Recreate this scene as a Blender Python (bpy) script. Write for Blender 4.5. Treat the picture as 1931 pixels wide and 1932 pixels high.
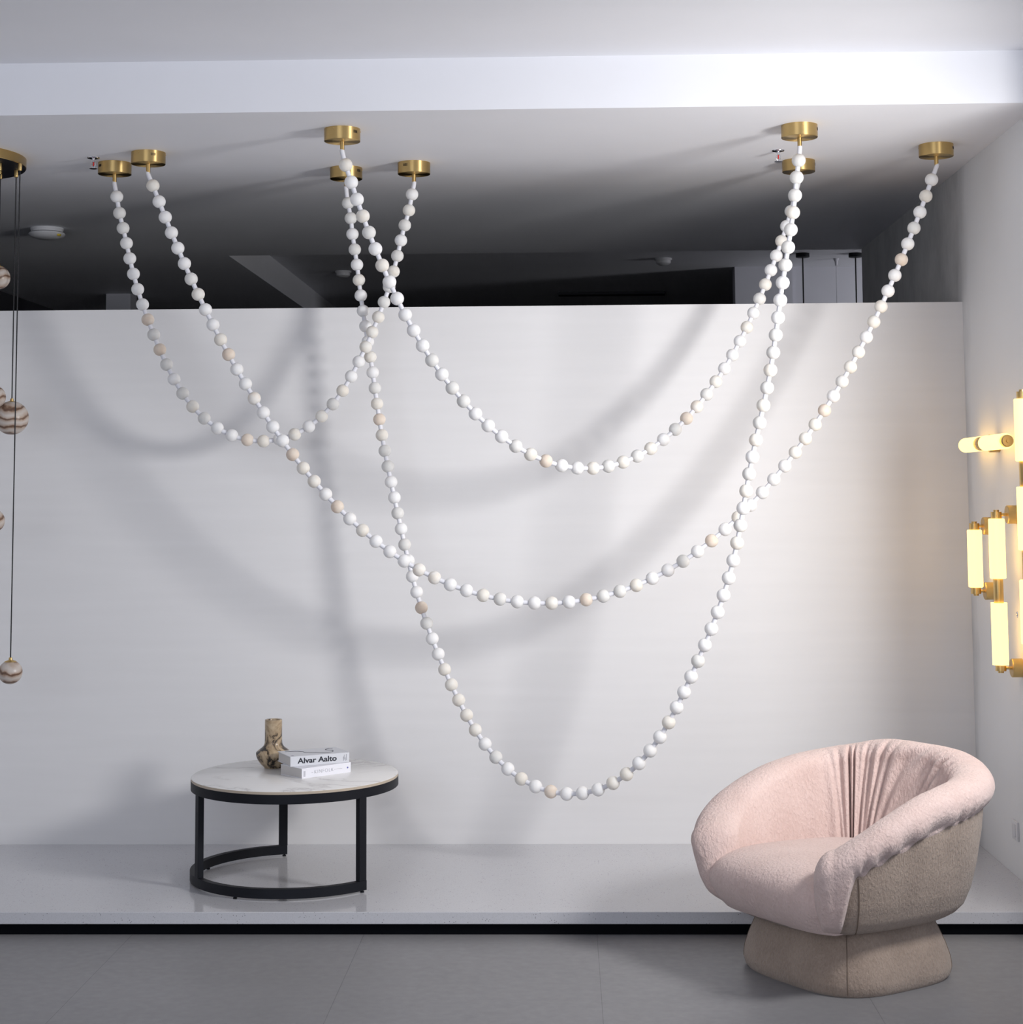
import bpy, bmesh, math, random
from mathutils import Vector, Matrix, noise

C = bpy.context.scene.collection
for o in list(bpy.data.objects):
    bpy.data.objects.remove(o, do_unlink=True)
PI = math.pi
random.seed(7)

# ------------------------------------------------------------------ camera
cam_d = bpy.data.cameras.new('camera')
cam_o = bpy.data.objects.new('camera', cam_d)
C.objects.link(cam_o)
cam_d.sensor_fit = 'HORIZONTAL'
cam_d.sensor_width = 36.0
cam_d.lens = 3200.0 / 1931.0 * 36.0
cam_d.shift_x = (965.5 - 982.4) / 1931.0
cam_d.shift_y = (645.1 - 966.0) / 1931.0
cam_d.clip_end = 60
r_, u_, f_ = ((0.999628, 0.026456, -0.006598), (0.008872, -0.086782, 0.996188), (-0.025783, 0.995876, 0.086984))
cam_o.matrix_world = Matrix(((r_[0], u_[0], -f_[0], 0.0), (r_[1], u_[1], -f_[1], 0.0),
                             (r_[2], u_[2], -f_[2], 1.477), (0, 0, 0, 1)))
bpy.context.scene.camera = cam_o

# ------------------------------------------------------------------ world, lights, exposure
W = bpy.data.worlds.new('world')
bpy.context.scene.world = W
W.use_nodes = True
bg = W.node_tree.nodes['Background']
bg.inputs[0].default_value = (0.80, 0.86, 1.0, 1)
bg.inputs[1].default_value = 0.75

def area_light(name, loc, target, size, power, color, shape='DISK', size_y=None, spread=None):
    d = bpy.data.lights.new(name, 'AREA')
    d.shape = shape
    d.size = size
    if size_y:
        d.size_y = size_y
    d.energy = power
    if spread:
        d.spread = spread
    d.color = color
    o = bpy.data.objects.new(name, d)
    C.objects.link(o)
    o.location = loc
    o.rotation_euler = (Vector(target) - Vector(loc)).to_track_quat('-Z', 'Y').to_euler()
    return o

area_light('key_softbox', (1.9, 4.40, 1.84), (-0.5, 6.6, 1.4), 0.60, 37, (1.0, 0.985, 0.97), spread=2.15)
area_light('added_fill', (-1.7, 0.5, 1.9), (0.2, 6.9, 1.6), 2.6, 37, (0.88, 0.92, 1.0), 'RECTANGLE', 1.3)  # unseen soft fill, added in front to lift the dim side
area_light('added_far_wall_light', (3.4, 10.2, 2.3), (1.9, 11.3, 2.5), 0.5, 4.5, (0.95, 0.95, 1.0), spread=1.6)  # unseen light added to brighten the far wall

vs = bpy.context.scene.view_settings
vs.view_transform = 'Standard'
vs.look = 'None'
vs.exposure = 0.0
vs.gamma = 1.0
vs.use_curve_mapping = False

# ------------------------------------------------------------------ materials
def new_mat(name, col, rough=0.5, metal=0.0, spec=0.5, sheen=0.0):
    m = bpy.data.materials.new(name)
    m.use_nodes = True
    b = m.node_tree.nodes['Principled BSDF']
    b.inputs['Base Color'].default_value = (*col, 1)
    b.inputs['Roughness'].default_value = rough
    b.inputs['Metallic'].default_value = metal
    b.inputs['Specular IOR Level'].default_value = spec
    b.inputs['Sheen Weight'].default_value = sheen
    return m

class NT:
    def __init__(s, m):
        s.t = m.node_tree
        s.b = s.t.nodes['Principled BSDF']
    def n(s, typ, **kw):
        x = s.t.nodes.new(typ)
        for k, v in kw.items():
            if k.startswith('i_'):
                key = k[2:]
                key = int(key) if key.isdigit() else key.replace('_', ' ')
                x.inputs[key].default_value = v
            else:
                setattr(x, k, v)
        return x
    def l(s, a, b):
        s.t.links.new(a, b)
    def coord(s, scale=(1, 1, 1), kind='Object'):
        tc = s.n('ShaderNodeTexCoord')
        mp = s.n('ShaderNodeMapping')
        mp.inputs['Scale'].default_value = scale
        s.l(tc.outputs[kind], mp.inputs['Vector'])
        return mp.outputs['Vector']
    def noise(s, vec, scale, detail=3, rough=0.5, dist=0.0):
        x = s.n('ShaderNodeTexNoise')
        x.inputs['Scale'].default_value = scale
        x.inputs['Detail'].default_value = detail
        x.inputs['Roughness'].default_value = rough
        x.inputs['Distortion'].default_value = dist
        s.l(vec, x.inputs['Vector'])
        return x.outputs['Fac']
    def ramp(s, fac, stops, interp='LINEAR'):
        x = s.n('ShaderNodeValToRGB')
        x.color_ramp.interpolation = interp
        e = x.color_ramp.elements
        while len(e) < len(stops):
            e.new(0.5)
        for el, (p, c) in zip(e, stops):
            el.position = p
            el.color = (*c, 1) if len(c) == 3 else c
        s.l(fac, x.inputs['Fac'])
        return x.outputs['Color']
    def bump(s, h, strength, dist):
        x = s.n('ShaderNodeBump')
        x.inputs['Strength'].default_value = strength
        x.inputs['Distance'].default_value = dist
        s.l(h, x.inputs['Height'])
        return x
    def base(s, c):
        s.l(c, s.b.inputs['Base Color'])

def paint(name, col, var=0.03, grain=(2, 2, 2), rough=0.6, bump=0.05, spec=0.3):
    m = new_mat(name, col, rough, spec=spec)
    t = NT(m)
    v = t.coord(grain)
    lo = tuple(c * (1 - var) for c in col)
    hi = tuple(min(1, c * (1 + var)) for c in col)
    t.base(t.ramp(t.noise(v, 2.0, 5), [(0.3, lo), (0.7, hi)]))
    b = t.bump(t.noise(t.coord(grain), 60, 3), bump, 0.002)
    t.l(b.outputs[0], t.b.inputs['Normal'])
    return m

M = {}
M['ceiling'] = paint('ceiling_paint', (0.84, 0.845, 0.885), 0.01)
M['partition'] = paint('limewash_wall', (0.755, 0.748, 0.755), 0.014, (0.9, 1, 14), 0.7, 0.06)
M['wall'] = paint('plaster_wall', (0.84, 0.84, 0.845), 0.025, (1, 1, 1), 0.65, 0.12)

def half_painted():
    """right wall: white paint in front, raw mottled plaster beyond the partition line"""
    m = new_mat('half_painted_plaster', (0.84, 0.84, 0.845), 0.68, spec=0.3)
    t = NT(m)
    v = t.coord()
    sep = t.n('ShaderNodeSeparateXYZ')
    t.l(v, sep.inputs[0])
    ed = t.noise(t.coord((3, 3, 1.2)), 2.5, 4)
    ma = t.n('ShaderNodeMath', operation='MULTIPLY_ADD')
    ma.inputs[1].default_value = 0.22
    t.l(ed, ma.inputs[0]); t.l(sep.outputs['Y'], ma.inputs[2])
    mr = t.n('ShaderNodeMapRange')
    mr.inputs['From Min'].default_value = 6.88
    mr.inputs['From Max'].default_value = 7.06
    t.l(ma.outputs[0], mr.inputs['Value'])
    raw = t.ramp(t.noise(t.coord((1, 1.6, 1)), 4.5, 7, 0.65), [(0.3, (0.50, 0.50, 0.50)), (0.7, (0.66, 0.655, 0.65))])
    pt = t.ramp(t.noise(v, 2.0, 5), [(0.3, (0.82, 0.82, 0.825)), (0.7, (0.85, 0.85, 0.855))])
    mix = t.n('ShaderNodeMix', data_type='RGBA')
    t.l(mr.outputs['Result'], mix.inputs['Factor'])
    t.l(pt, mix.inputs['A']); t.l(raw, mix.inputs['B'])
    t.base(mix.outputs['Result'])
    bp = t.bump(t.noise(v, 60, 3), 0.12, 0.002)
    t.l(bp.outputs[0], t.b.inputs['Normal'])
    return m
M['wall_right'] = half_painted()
M['far_wall'] = paint('far_wall_paint', (0.62, 0.62, 0.67), 0.03)
M['shaded_wall'] = paint('shaded_wall_colour', (0.06, 0.06, 0.07), 0.05)  # shade of the unlit back room put into the colour
M['black_base'] = new_mat('black_plinth', (0.0025, 0.003, 0.0045), 0.6, spec=0.05)

def floor_mat():
    m = new_mat('grey_floor_tile', (0.2, 0.2, 0.21), 0.42, spec=0.45)
    t = NT(m)
    v = t.coord()
    n1 = t.noise(v, 2.2, 6, 0.6)
    col = t.ramp(n1, [(0.3, (0.222, 0.219, 0.227)), (0.7, (0.247, 0.243, 0.252))])
    sep = t.n('ShaderNodeSeparateXYZ')
    t.l(v, sep.inputs[0])
    def joint(out, off, size, half):
        a = t.n('ShaderNodeMath', operation='ADD'); a.inputs[1].default_value = off
        t.l(out, a.inputs[0])
        mo = t.n('ShaderNodeMath', operation='PINGPONG'); mo.inputs[1].default_value = size / 2
        t.l(a.outputs[0], mo.inputs[0])
        lt = t.n('ShaderNodeMath', operation='LESS_THAN'); lt.inputs[1].default_value = half
        t.l(mo.outputs[0], lt.inputs[0])
        return lt.outputs[0]
    jx = joint(sep.outputs['X'], 0.687 + 7.79, 0.779, 0.0011)
    jy = joint(sep.outputs['Y'], 1.632, 1.558, 0.0011)
    mx = t.n('ShaderNodeMath', operation='MAXIMUM')
    t.l(jx, mx.inputs[0]); t.l(jy, mx.inputs[1])
    mix = t.n('ShaderNodeMix', data_type='RGBA')
    t.l(mx.outputs[0], mix.inputs['Factor'])
    t.l(col, mix.inputs['A'])
    mix.inputs['B'].default_value = (0.15, 0.15, 0.155, 1)
    t.base(mix.outputs['Result'])
    n2 = t.noise(v, 30, 4)
    r = t.ramp(n2, [(0.3, (0.38,) * 3), (0.7, (0.5,) * 3)])
    t.l(r, t.b.inputs['Roughness'])
    return m
M['floor'] = floor_mat()

def quartz_mat():
    m = new_mat('grey_quartz', (0.5, 0.5, 0.52), 0.13, spec=0.5)
    t = NT(m)
    v = t.coord()
    vo = t.n('ShaderNodeTexVoronoi')
    vo.inputs['Scale'].default_value = 115
    t.l(v, vo.inputs['Vector'])
    spk = t.ramp(vo.outputs['Distance'], [(0.0, (0.19, 0.19, 0.21)), (0.16, (0.25, 0.25, 0.27)), (0.22, (0.56, 0.56, 0.59))])
    n = t.noise(v, 25, 4)
    gate = t.ramp(n, [(0.52, (0,) * 3), (0.6, (1,) * 3)])
    vo2 = t.n('ShaderNodeTexVoronoi')
    vo2.inputs['Scale'].default_value = 260
    t.l(v, vo2.inputs['Vector'])
    fine = t.ramp(vo2.outputs['Distance'], [(0.0, (0.44, 0.44, 0.46)), (0.35, (0.555, 0.555, 0.585)), (1, (0.58, 0.58, 0.61))])
    mix = t.n('ShaderNodeMix', data_type='RGBA')
    t.l(gate, mix.inputs['Factor'])
    t.l(fine, mix.inputs['A'])
    t.l(spk, mix.inputs['B'])
    t.base(mix.outputs['Result'])
    return m
M['quartz'] = quartz_mat()

def brass_mat(name='brushed_brass', col=(0.66, 0.47, 0.20), rough=0.36):
    m = new_mat(name, col, rough, 1.0)
    t = NT(m)
    v = t.coord((6, 6, 400))
    n = t.noise(v, 3, 2)
    r = t.ramp(n, [(0.3, (rough - 0.06,) * 3), (0.7, (rough + 0.08,) * 3)])
    t.l(r, t.b.inputs['Roughness'])
    tg = t.n('ShaderNodeTangent', direction_type='RADIAL', axis='Z')
    t.l(tg.outputs[0], t.b.inputs['Tangent'])
    t.b.inputs['Anisotropic'].default_value = 0.85
    t.b.inputs['Anisotropic Rotation'].default_value = 0.25
    return m
M['brass'] = brass_mat()
M['brass_dark'] = new_mat('slot_black', (0.03, 0.02, 0.01), 0.6)
M['black_metal'] = new_mat('black_powder_coat', (0.008, 0.009, 0.013), 0.5, spec=0.2)
M['black_cord'] = new_mat('black_cord', (0.012, 0.012, 0.014), 0.6)
M['chrome'] = new_mat('chrome', (0.75, 0.75, 0.78), 0.15, 1.0)
M['red_glass'] = new_mat('red_bulb', (0.55, 0.02, 0.02), 0.2)
M['white_plastic'] = new_mat('white_plastic', (0.75, 0.75, 0.77), 0.35)
M['yellow_sticker'] = new_mat('yellow_sticker', (0.75, 0.55, 0.05), 0.5)
M['tube'] = new_mat('frosted_silicone', (0.76, 0.76, 0.81), 0.4)
M['tube'].node_tree.nodes['Principled BSDF'].inputs['Subsurface Weight'].default_value = 0.0

def alabaster(name, a, b, vein=None):
    m = new_mat(name, a, 0.55, spec=0.25)
    t = NT(m)
    v = t.coord()
    oi = t.n('ShaderNodeObjectInfo')
    ad = t.n('ShaderNodeVectorMath', operation='ADD')
    mul = t.n('ShaderNodeVectorMath', operation='SCALE')
    mul.inputs['Scale'].default_value = 37.0
    cx = t.n('ShaderNodeCombineXYZ')
    t.l(oi.outputs['Random'], cx.inputs[0]); t.l(oi.outputs['Random'], cx.inputs[2])
    t.l(cx.outputs[0], mul.inputs[0])
    t.l(v, ad.inputs[0]); t.l(mul.outputs[0], ad.inputs[1])
    n = t.noise(ad.outputs[0], 22, 4, 0.55, 0.6)
    st = [(0.32, b), (0.62, a)]
    if vein:
        st = [(0.22, vein), (0.30, b), (0.6, a)]
    t.base(t.ramp(n, st))
    t.b.inputs['Subsurface Weight'].default_value = 0.85
    t.b.inputs['Subsurface Radius'].default_value = (1.0, 0.95, 0.9)
    t.b.inputs['Subsurface Scale'].default_value = 0.035
    return m
BEADM = [alabaster('alabaster_white', (0.83, 0.825, 0.83), (0.79, 0.78, 0.77)),
         alabaster('alabaster_grey', (0.72, 0.715, 0.70), (0.68, 0.67, 0.65)),
         alabaster('alabaster_cream', (0.78, 0.755, 0.71), (0.73, 0.68, 0.61)),
         alabaster('alabaster_peach', (0.74, 0.655, 0.575), (0.67, 0.56, 0.47)),
         alabaster('alabaster_veined', (0.80, 0.77, 0.73), (0.72, 0.64, 0.55), (0.30, 0.20, 0.13))]

def globe_mat():
    m = new_mat('banded_marble', (0.7, 0.6, 0.5), 0.35)
    t = NT(m)
    oi = t.n('ShaderNodeObjectInfo')
    v = t.coord()
    n = t.n('ShaderNodeTexWave', wave_type='BANDS', bands_direction='Z')
    n.inputs['Scale'].default_value = 9.0
    n.inputs['Distortion'].default_value = 6.0
    n.inputs['Detail'].default_value = 4.0
    n.inputs['Detail Scale'].default_value = 1.2
    ph = t.n('ShaderNodeMath', operation='MULTIPLY'); ph.inputs[1].default_value = 40
    t.l(oi.outputs['Random'], ph.inputs[0])
    t.l(ph.outputs[0], n.inputs['Phase Offset'])
    t.l(v, n.inputs['Vector'])
    t.base(t.ramp(n.outputs['Fac'], [(0.0, (0.13, 0.07, 0.045)), (0.10, (0.27, 0.17, 0.115)), (0.30, (0.46, 0.36, 0.29)), (0.6, (0.49, 0.405, 0.345)), (1.0, (0.57, 0.51, 0.465))]))
    return m
M['globe'] = globe_mat()

def marble_top():
    m = new_mat('white_marble', (0.8, 0.8, 0.8), 0.22)
    t = NT(m)
    v = t.coord()
    n = t.noise(v, 1.9, 7, 0.55, 1.3)
    a = t.n('ShaderNodeMath', operation='SUBTRACT'); a.inputs[1].default_value = 0.5
    t.l(n, a.inputs[0])
    b = t.n('ShaderNodeMath', operation='ABSOLUTE')
    t.l(a.outputs[0], b.inputs[0])
    t.base(t.ramp(b.outputs[0], [(0.0, (0.60, 0.58, 0.58)), (0.010, (0.73, 0.72, 0.71)), (0.035, (0.80, 0.79, 0.78)), (0.3, (0.82, 0.81, 0.80))]))
    return m
M['marble'] = marble_top()
M['tan_edge'] = new_mat('tan_slab_edge', (0.50, 0.42, 0.33), 0.5)

def vase_mat():
    m = new_mat('travertine_vase', (0.5, 0.4, 0.28), 0.28)
    t = NT(m)
    v = t.coord((1, 1, 1))
    n = t.noise(v, 13, 6, 0.62, 1.4)
    c1 = t.ramp(n, [(0.40, (0.012, 0.009, 0.007)), (0.44, (0.10, 0.07, 0.045)), (0.48, (0.34, 0.25, 0.155)), (0.6, (0.50, 0.39, 0.26)), (0.75, (0.40, 0.30, 0.20))])
    t.base(c1)
    return m
M['vase'] = vase_mat()
M['paper'] = new_mat('page_block', (0.60, 0.575, 0.56), 0.8)
M['grey_cover'] = new_mat('pale_grey_cover', (0.66, 0.67, 0.71), 0.45)
M['white_cover'] = new_mat('white_cover', (0.82, 0.82, 0.88), 0.4)
M['ink'] = new_mat('black_ink', (0.012, 0.014, 0.025), 0.6)
M['grey_ink'] = new_mat('grey_ink', (0.30, 0.30, 0.34), 0.6)
M['blue_ink'] = new_mat('blue_ink', (0.14, 0.15, 0.42), 0.6)

def fleece(name, a, b, scale=1.0):
    m = new_mat(name, a, 0.95, spec=0.1, sheen=0.25)
    m.node_tree.nodes['Principled BSDF'].inputs['Sheen Roughness'].default_value = 0.6
    t = NT(m)
    v = t.coord((1, 1, 0.55))
    n = t.noise(v, 120 * scale, 4, 0.6, 0.35)
    n2 = t.noise(t.coord(), 9, 4)
    mx = t.n('ShaderNodeMath', operation='MULTIPLY_ADD')
    mx.inputs[1].default_value = 0.5
    t.l(n2, mx.inputs[0]); 
    hf = t.n('ShaderNodeMath', operation='MULTIPLY'); hf.inputs[1].default_value = 0.5
    t.l(n, hf.inputs[0]); t.l(hf.outputs[0], mx.inputs[2])
    t.base(t.ramp(mx.outputs[0], [(0.35, b), (0.62, a)]))
    bp = t.bump(n, 0.75, 0.008)
    t.l(bp.outputs[0], t.b.inputs['Normal'])
    return m
M['pink'] = fleece('blush_fleece', (0.69, 0.535, 0.495), (0.61, 0.455, 0.415))
M['tan'] = fleece('taupe_fleece', (0.39, 0.30, 0.24), (0.28, 0.21, 0.165), 1.3)
M['tan_seam'] = new_mat('taupe_seam', (0.17, 0.125, 0.095), 0.9)

def glow_mat():
    m = new_mat('lit_alabaster', (0.15, 0.14, 0.12), 0.5)
    b = m.node_tree.nodes['Principled BSDF']
    b.inputs['Emission Color'].default_value = (1.0, 0.61, 0.175, 1)
    b.inputs['Emission Strength'].default_value = 3.1
    return m
M['glow'] = glow_mat()

# ------------------------------------------------------------------ mesh helpers
def smooth(me, ang=math.radians(40)):
    for p in me.polygons:
        p.use_smooth = True
    try:
        me.set_sharp_from_angle(angle=ang)
    except Exception:
        pass

def obj(name, bm, mat, parent=None, loc=(0, 0, 0), sm=True, rot=(0, 0, 0)):
    me = bpy.data.meshes.new(name)
    bmesh.ops.recalc_face_normals(bm, faces=bm.faces)
    bm.to_mesh(me)
    bm.free()
    if sm:
        smooth(me)
    mats = mat if isinstance(mat, (list, tuple)) else [mat]
    for x in mats:
        me.materials.append(x)
    o = bpy.data.objects.new(name, me)
    C.objects.link(o)
    o.location = loc
    o.rotation_euler = rot
    if parent:
        o.parent = parent
    return o

def tag(o, label, cat, group=None):
    o['label'] = label
    o['category'] = cat
    if group:
        o['group'] = group
    return o

def thing(name, label, cat, loc=(0, 0, 0), rotz=0.0, group=None):
    o = bpy.data.objects.new(name, None)
    C.objects.link(o)
    o.location = loc
    o.rotation_euler = (0, 0, rotz)
    o.empty_display_size = 0.05
    return tag(o, label, cat, group)

def struct(name, bm, mat):
    o = obj(name, bm, mat, sm=False)
    o['kind'] = 'structure'
    return o

def add_box(bm, lo, hi, bevel=0.0, seg=2, mi=0):
    r = bmesh.ops.create_cube(bm, size=1)
    vsn = r['verts']
    for v in vsn:
        v.co = Vector([lo[i] + (v.co[i] + 0.5) * (hi[i] - lo[i]) for i in range(3)])
    fs = set(f for v in vsn for f in v.link_faces)
    for f in fs:
        f.material_index = mi
    if bevel:
        es = list(set(e for v in vsn for e in v.link_edges))
        bmesh.ops.bevel(bm, geom=es, offset=bevel, segments=seg, affect='EDGES', profile=0.6)
    return bm

def box(lo, hi, bevel=0.0, seg=2):
    return add_box(bmesh.new(), lo, hi, bevel, seg)

def add_lathe(bm, prof, n=48, close=True, mat=None, mi=0):
    """profile list of (r,z) revolved about z; mat an optional Matrix applied"""
    rings = []
    for r, z in prof:
        if r < 1e-6:
            v = bm.verts.new((0, 0, z))
            rings.append([v])
        else:
            rings.append([bm.verts.new((r * math.cos(2 * PI * k / n), r * math.sin(2 * PI * k / n), z)) for k in range(n)])
    for a, b in zip(rings, rings[1:]):
        if len(a) == 1 and len(b) == 1:
            continue
        for k in range(n):
            k2 = (k + 1) % n
            if len(a) == 1:
                f = bm.faces.new((a[0], b[k], b[k2]))
            elif len(b) == 1:
                f = bm.faces.new((a[k], a[k2], b[0]))
            else:
                f = bm.faces.new((a[k], a[k2], b[k2], b[k]))
            f.material_index = mi
    if mat is not None:
        for ring in rings:
            for v in ring:
                v.co = mat @ v.co
    return bm

def lathe(prof, n=48, mat=None):
    return add_lathe(bmesh.new(), prof, n, mat=mat)

def cyl_prof(r, z0, z1, bev=0.0):
    if bev:
        return [(0, z0), (r - bev, z0), (r - bev * 0.3, z0 + bev * 0.3), (r, z0 + bev), (r, z1 - bev), (r - bev * 0.3, z1 - bev * 0.3), (r - bev, z1), (0, z1)]
    return [(0, z0), (r, z0), (r, z1), (0, z1)]

def add_tube(bm, pts, rad, n=12, caps=True):
    pts = [Vector(p) for p in pts]
    rings = []
    prev = None
    for i, p in enumerate(pts):
        t = (pts[min(i + 1, len(pts) - 1)] - pts[max(i - 1, 0)]).normalized()
        if prev is None:
            a = t.orthogonal().normalized()
        else:
            a = (prev - t * prev.dot(t)).normalized()
        prev = a
        b = t.cross(a)
        rr = rad(i) if callable(rad) else rad
        rings.append([bm.verts.new(p + a * rr * math.cos(2 * PI * k / n) + b * rr * math.sin(2 * PI * k / n)) for k in range(n)])
    for A, B in zip(rings, rings[1:]):
        for k in range(n):
            bm.faces.new((A[k], A[(k + 1) % n], B[(k + 1) % n], B[k]))
    if caps:
        bm.faces.new(rings[0][::-1])
        bm.faces.new(rings[-1])
    return bm

def tube(pts, rad, n=12):
    return add_tube(bmesh.new(), pts, rad, n)

def grid(rows, closed_u=False, closed_v=False):
    bm = bmesh.new()
    R = [[bm.verts.new(p) for p in row] for row in rows]
    nr, nc = len(R), len(R[0])
    for i in range(nr if closed_v else nr - 1):
        for j in range(nc if closed_u else nc - 1):
            try:
                bm.faces.new((R[i][j], R[i][(j + 1) % nc], R[(i + 1) % nr][(j + 1) % nc], R[(i + 1) % nr][j]))
            except ValueError:
                pass
    return bm, R

def spline(P, n):
    """Catmull-Rom through P, n samples per span"""
    P = [Vector(p) for p in P]
    out = []
    for i in range(len(P) - 1):
        p0 = P[i - 1] if i else P[0] * 2 - P[1]
        p1, p2 = P[i], P[i + 1]
        p3 = P[i + 2] if i + 2 < len(P) else P[-1] * 2 - P[-2]
        for k in range(n):
            t = k / n
            out.append(0.5 * ((2 * p1) + (p2 - p0) * t + (2 * p0 - 5 * p1 + 4 * p2 - p3) * t * t + (3 * p1 - p0 - 3 * p2 + p3) * t ** 3))
    out.append(P[-1])
    return out

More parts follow.
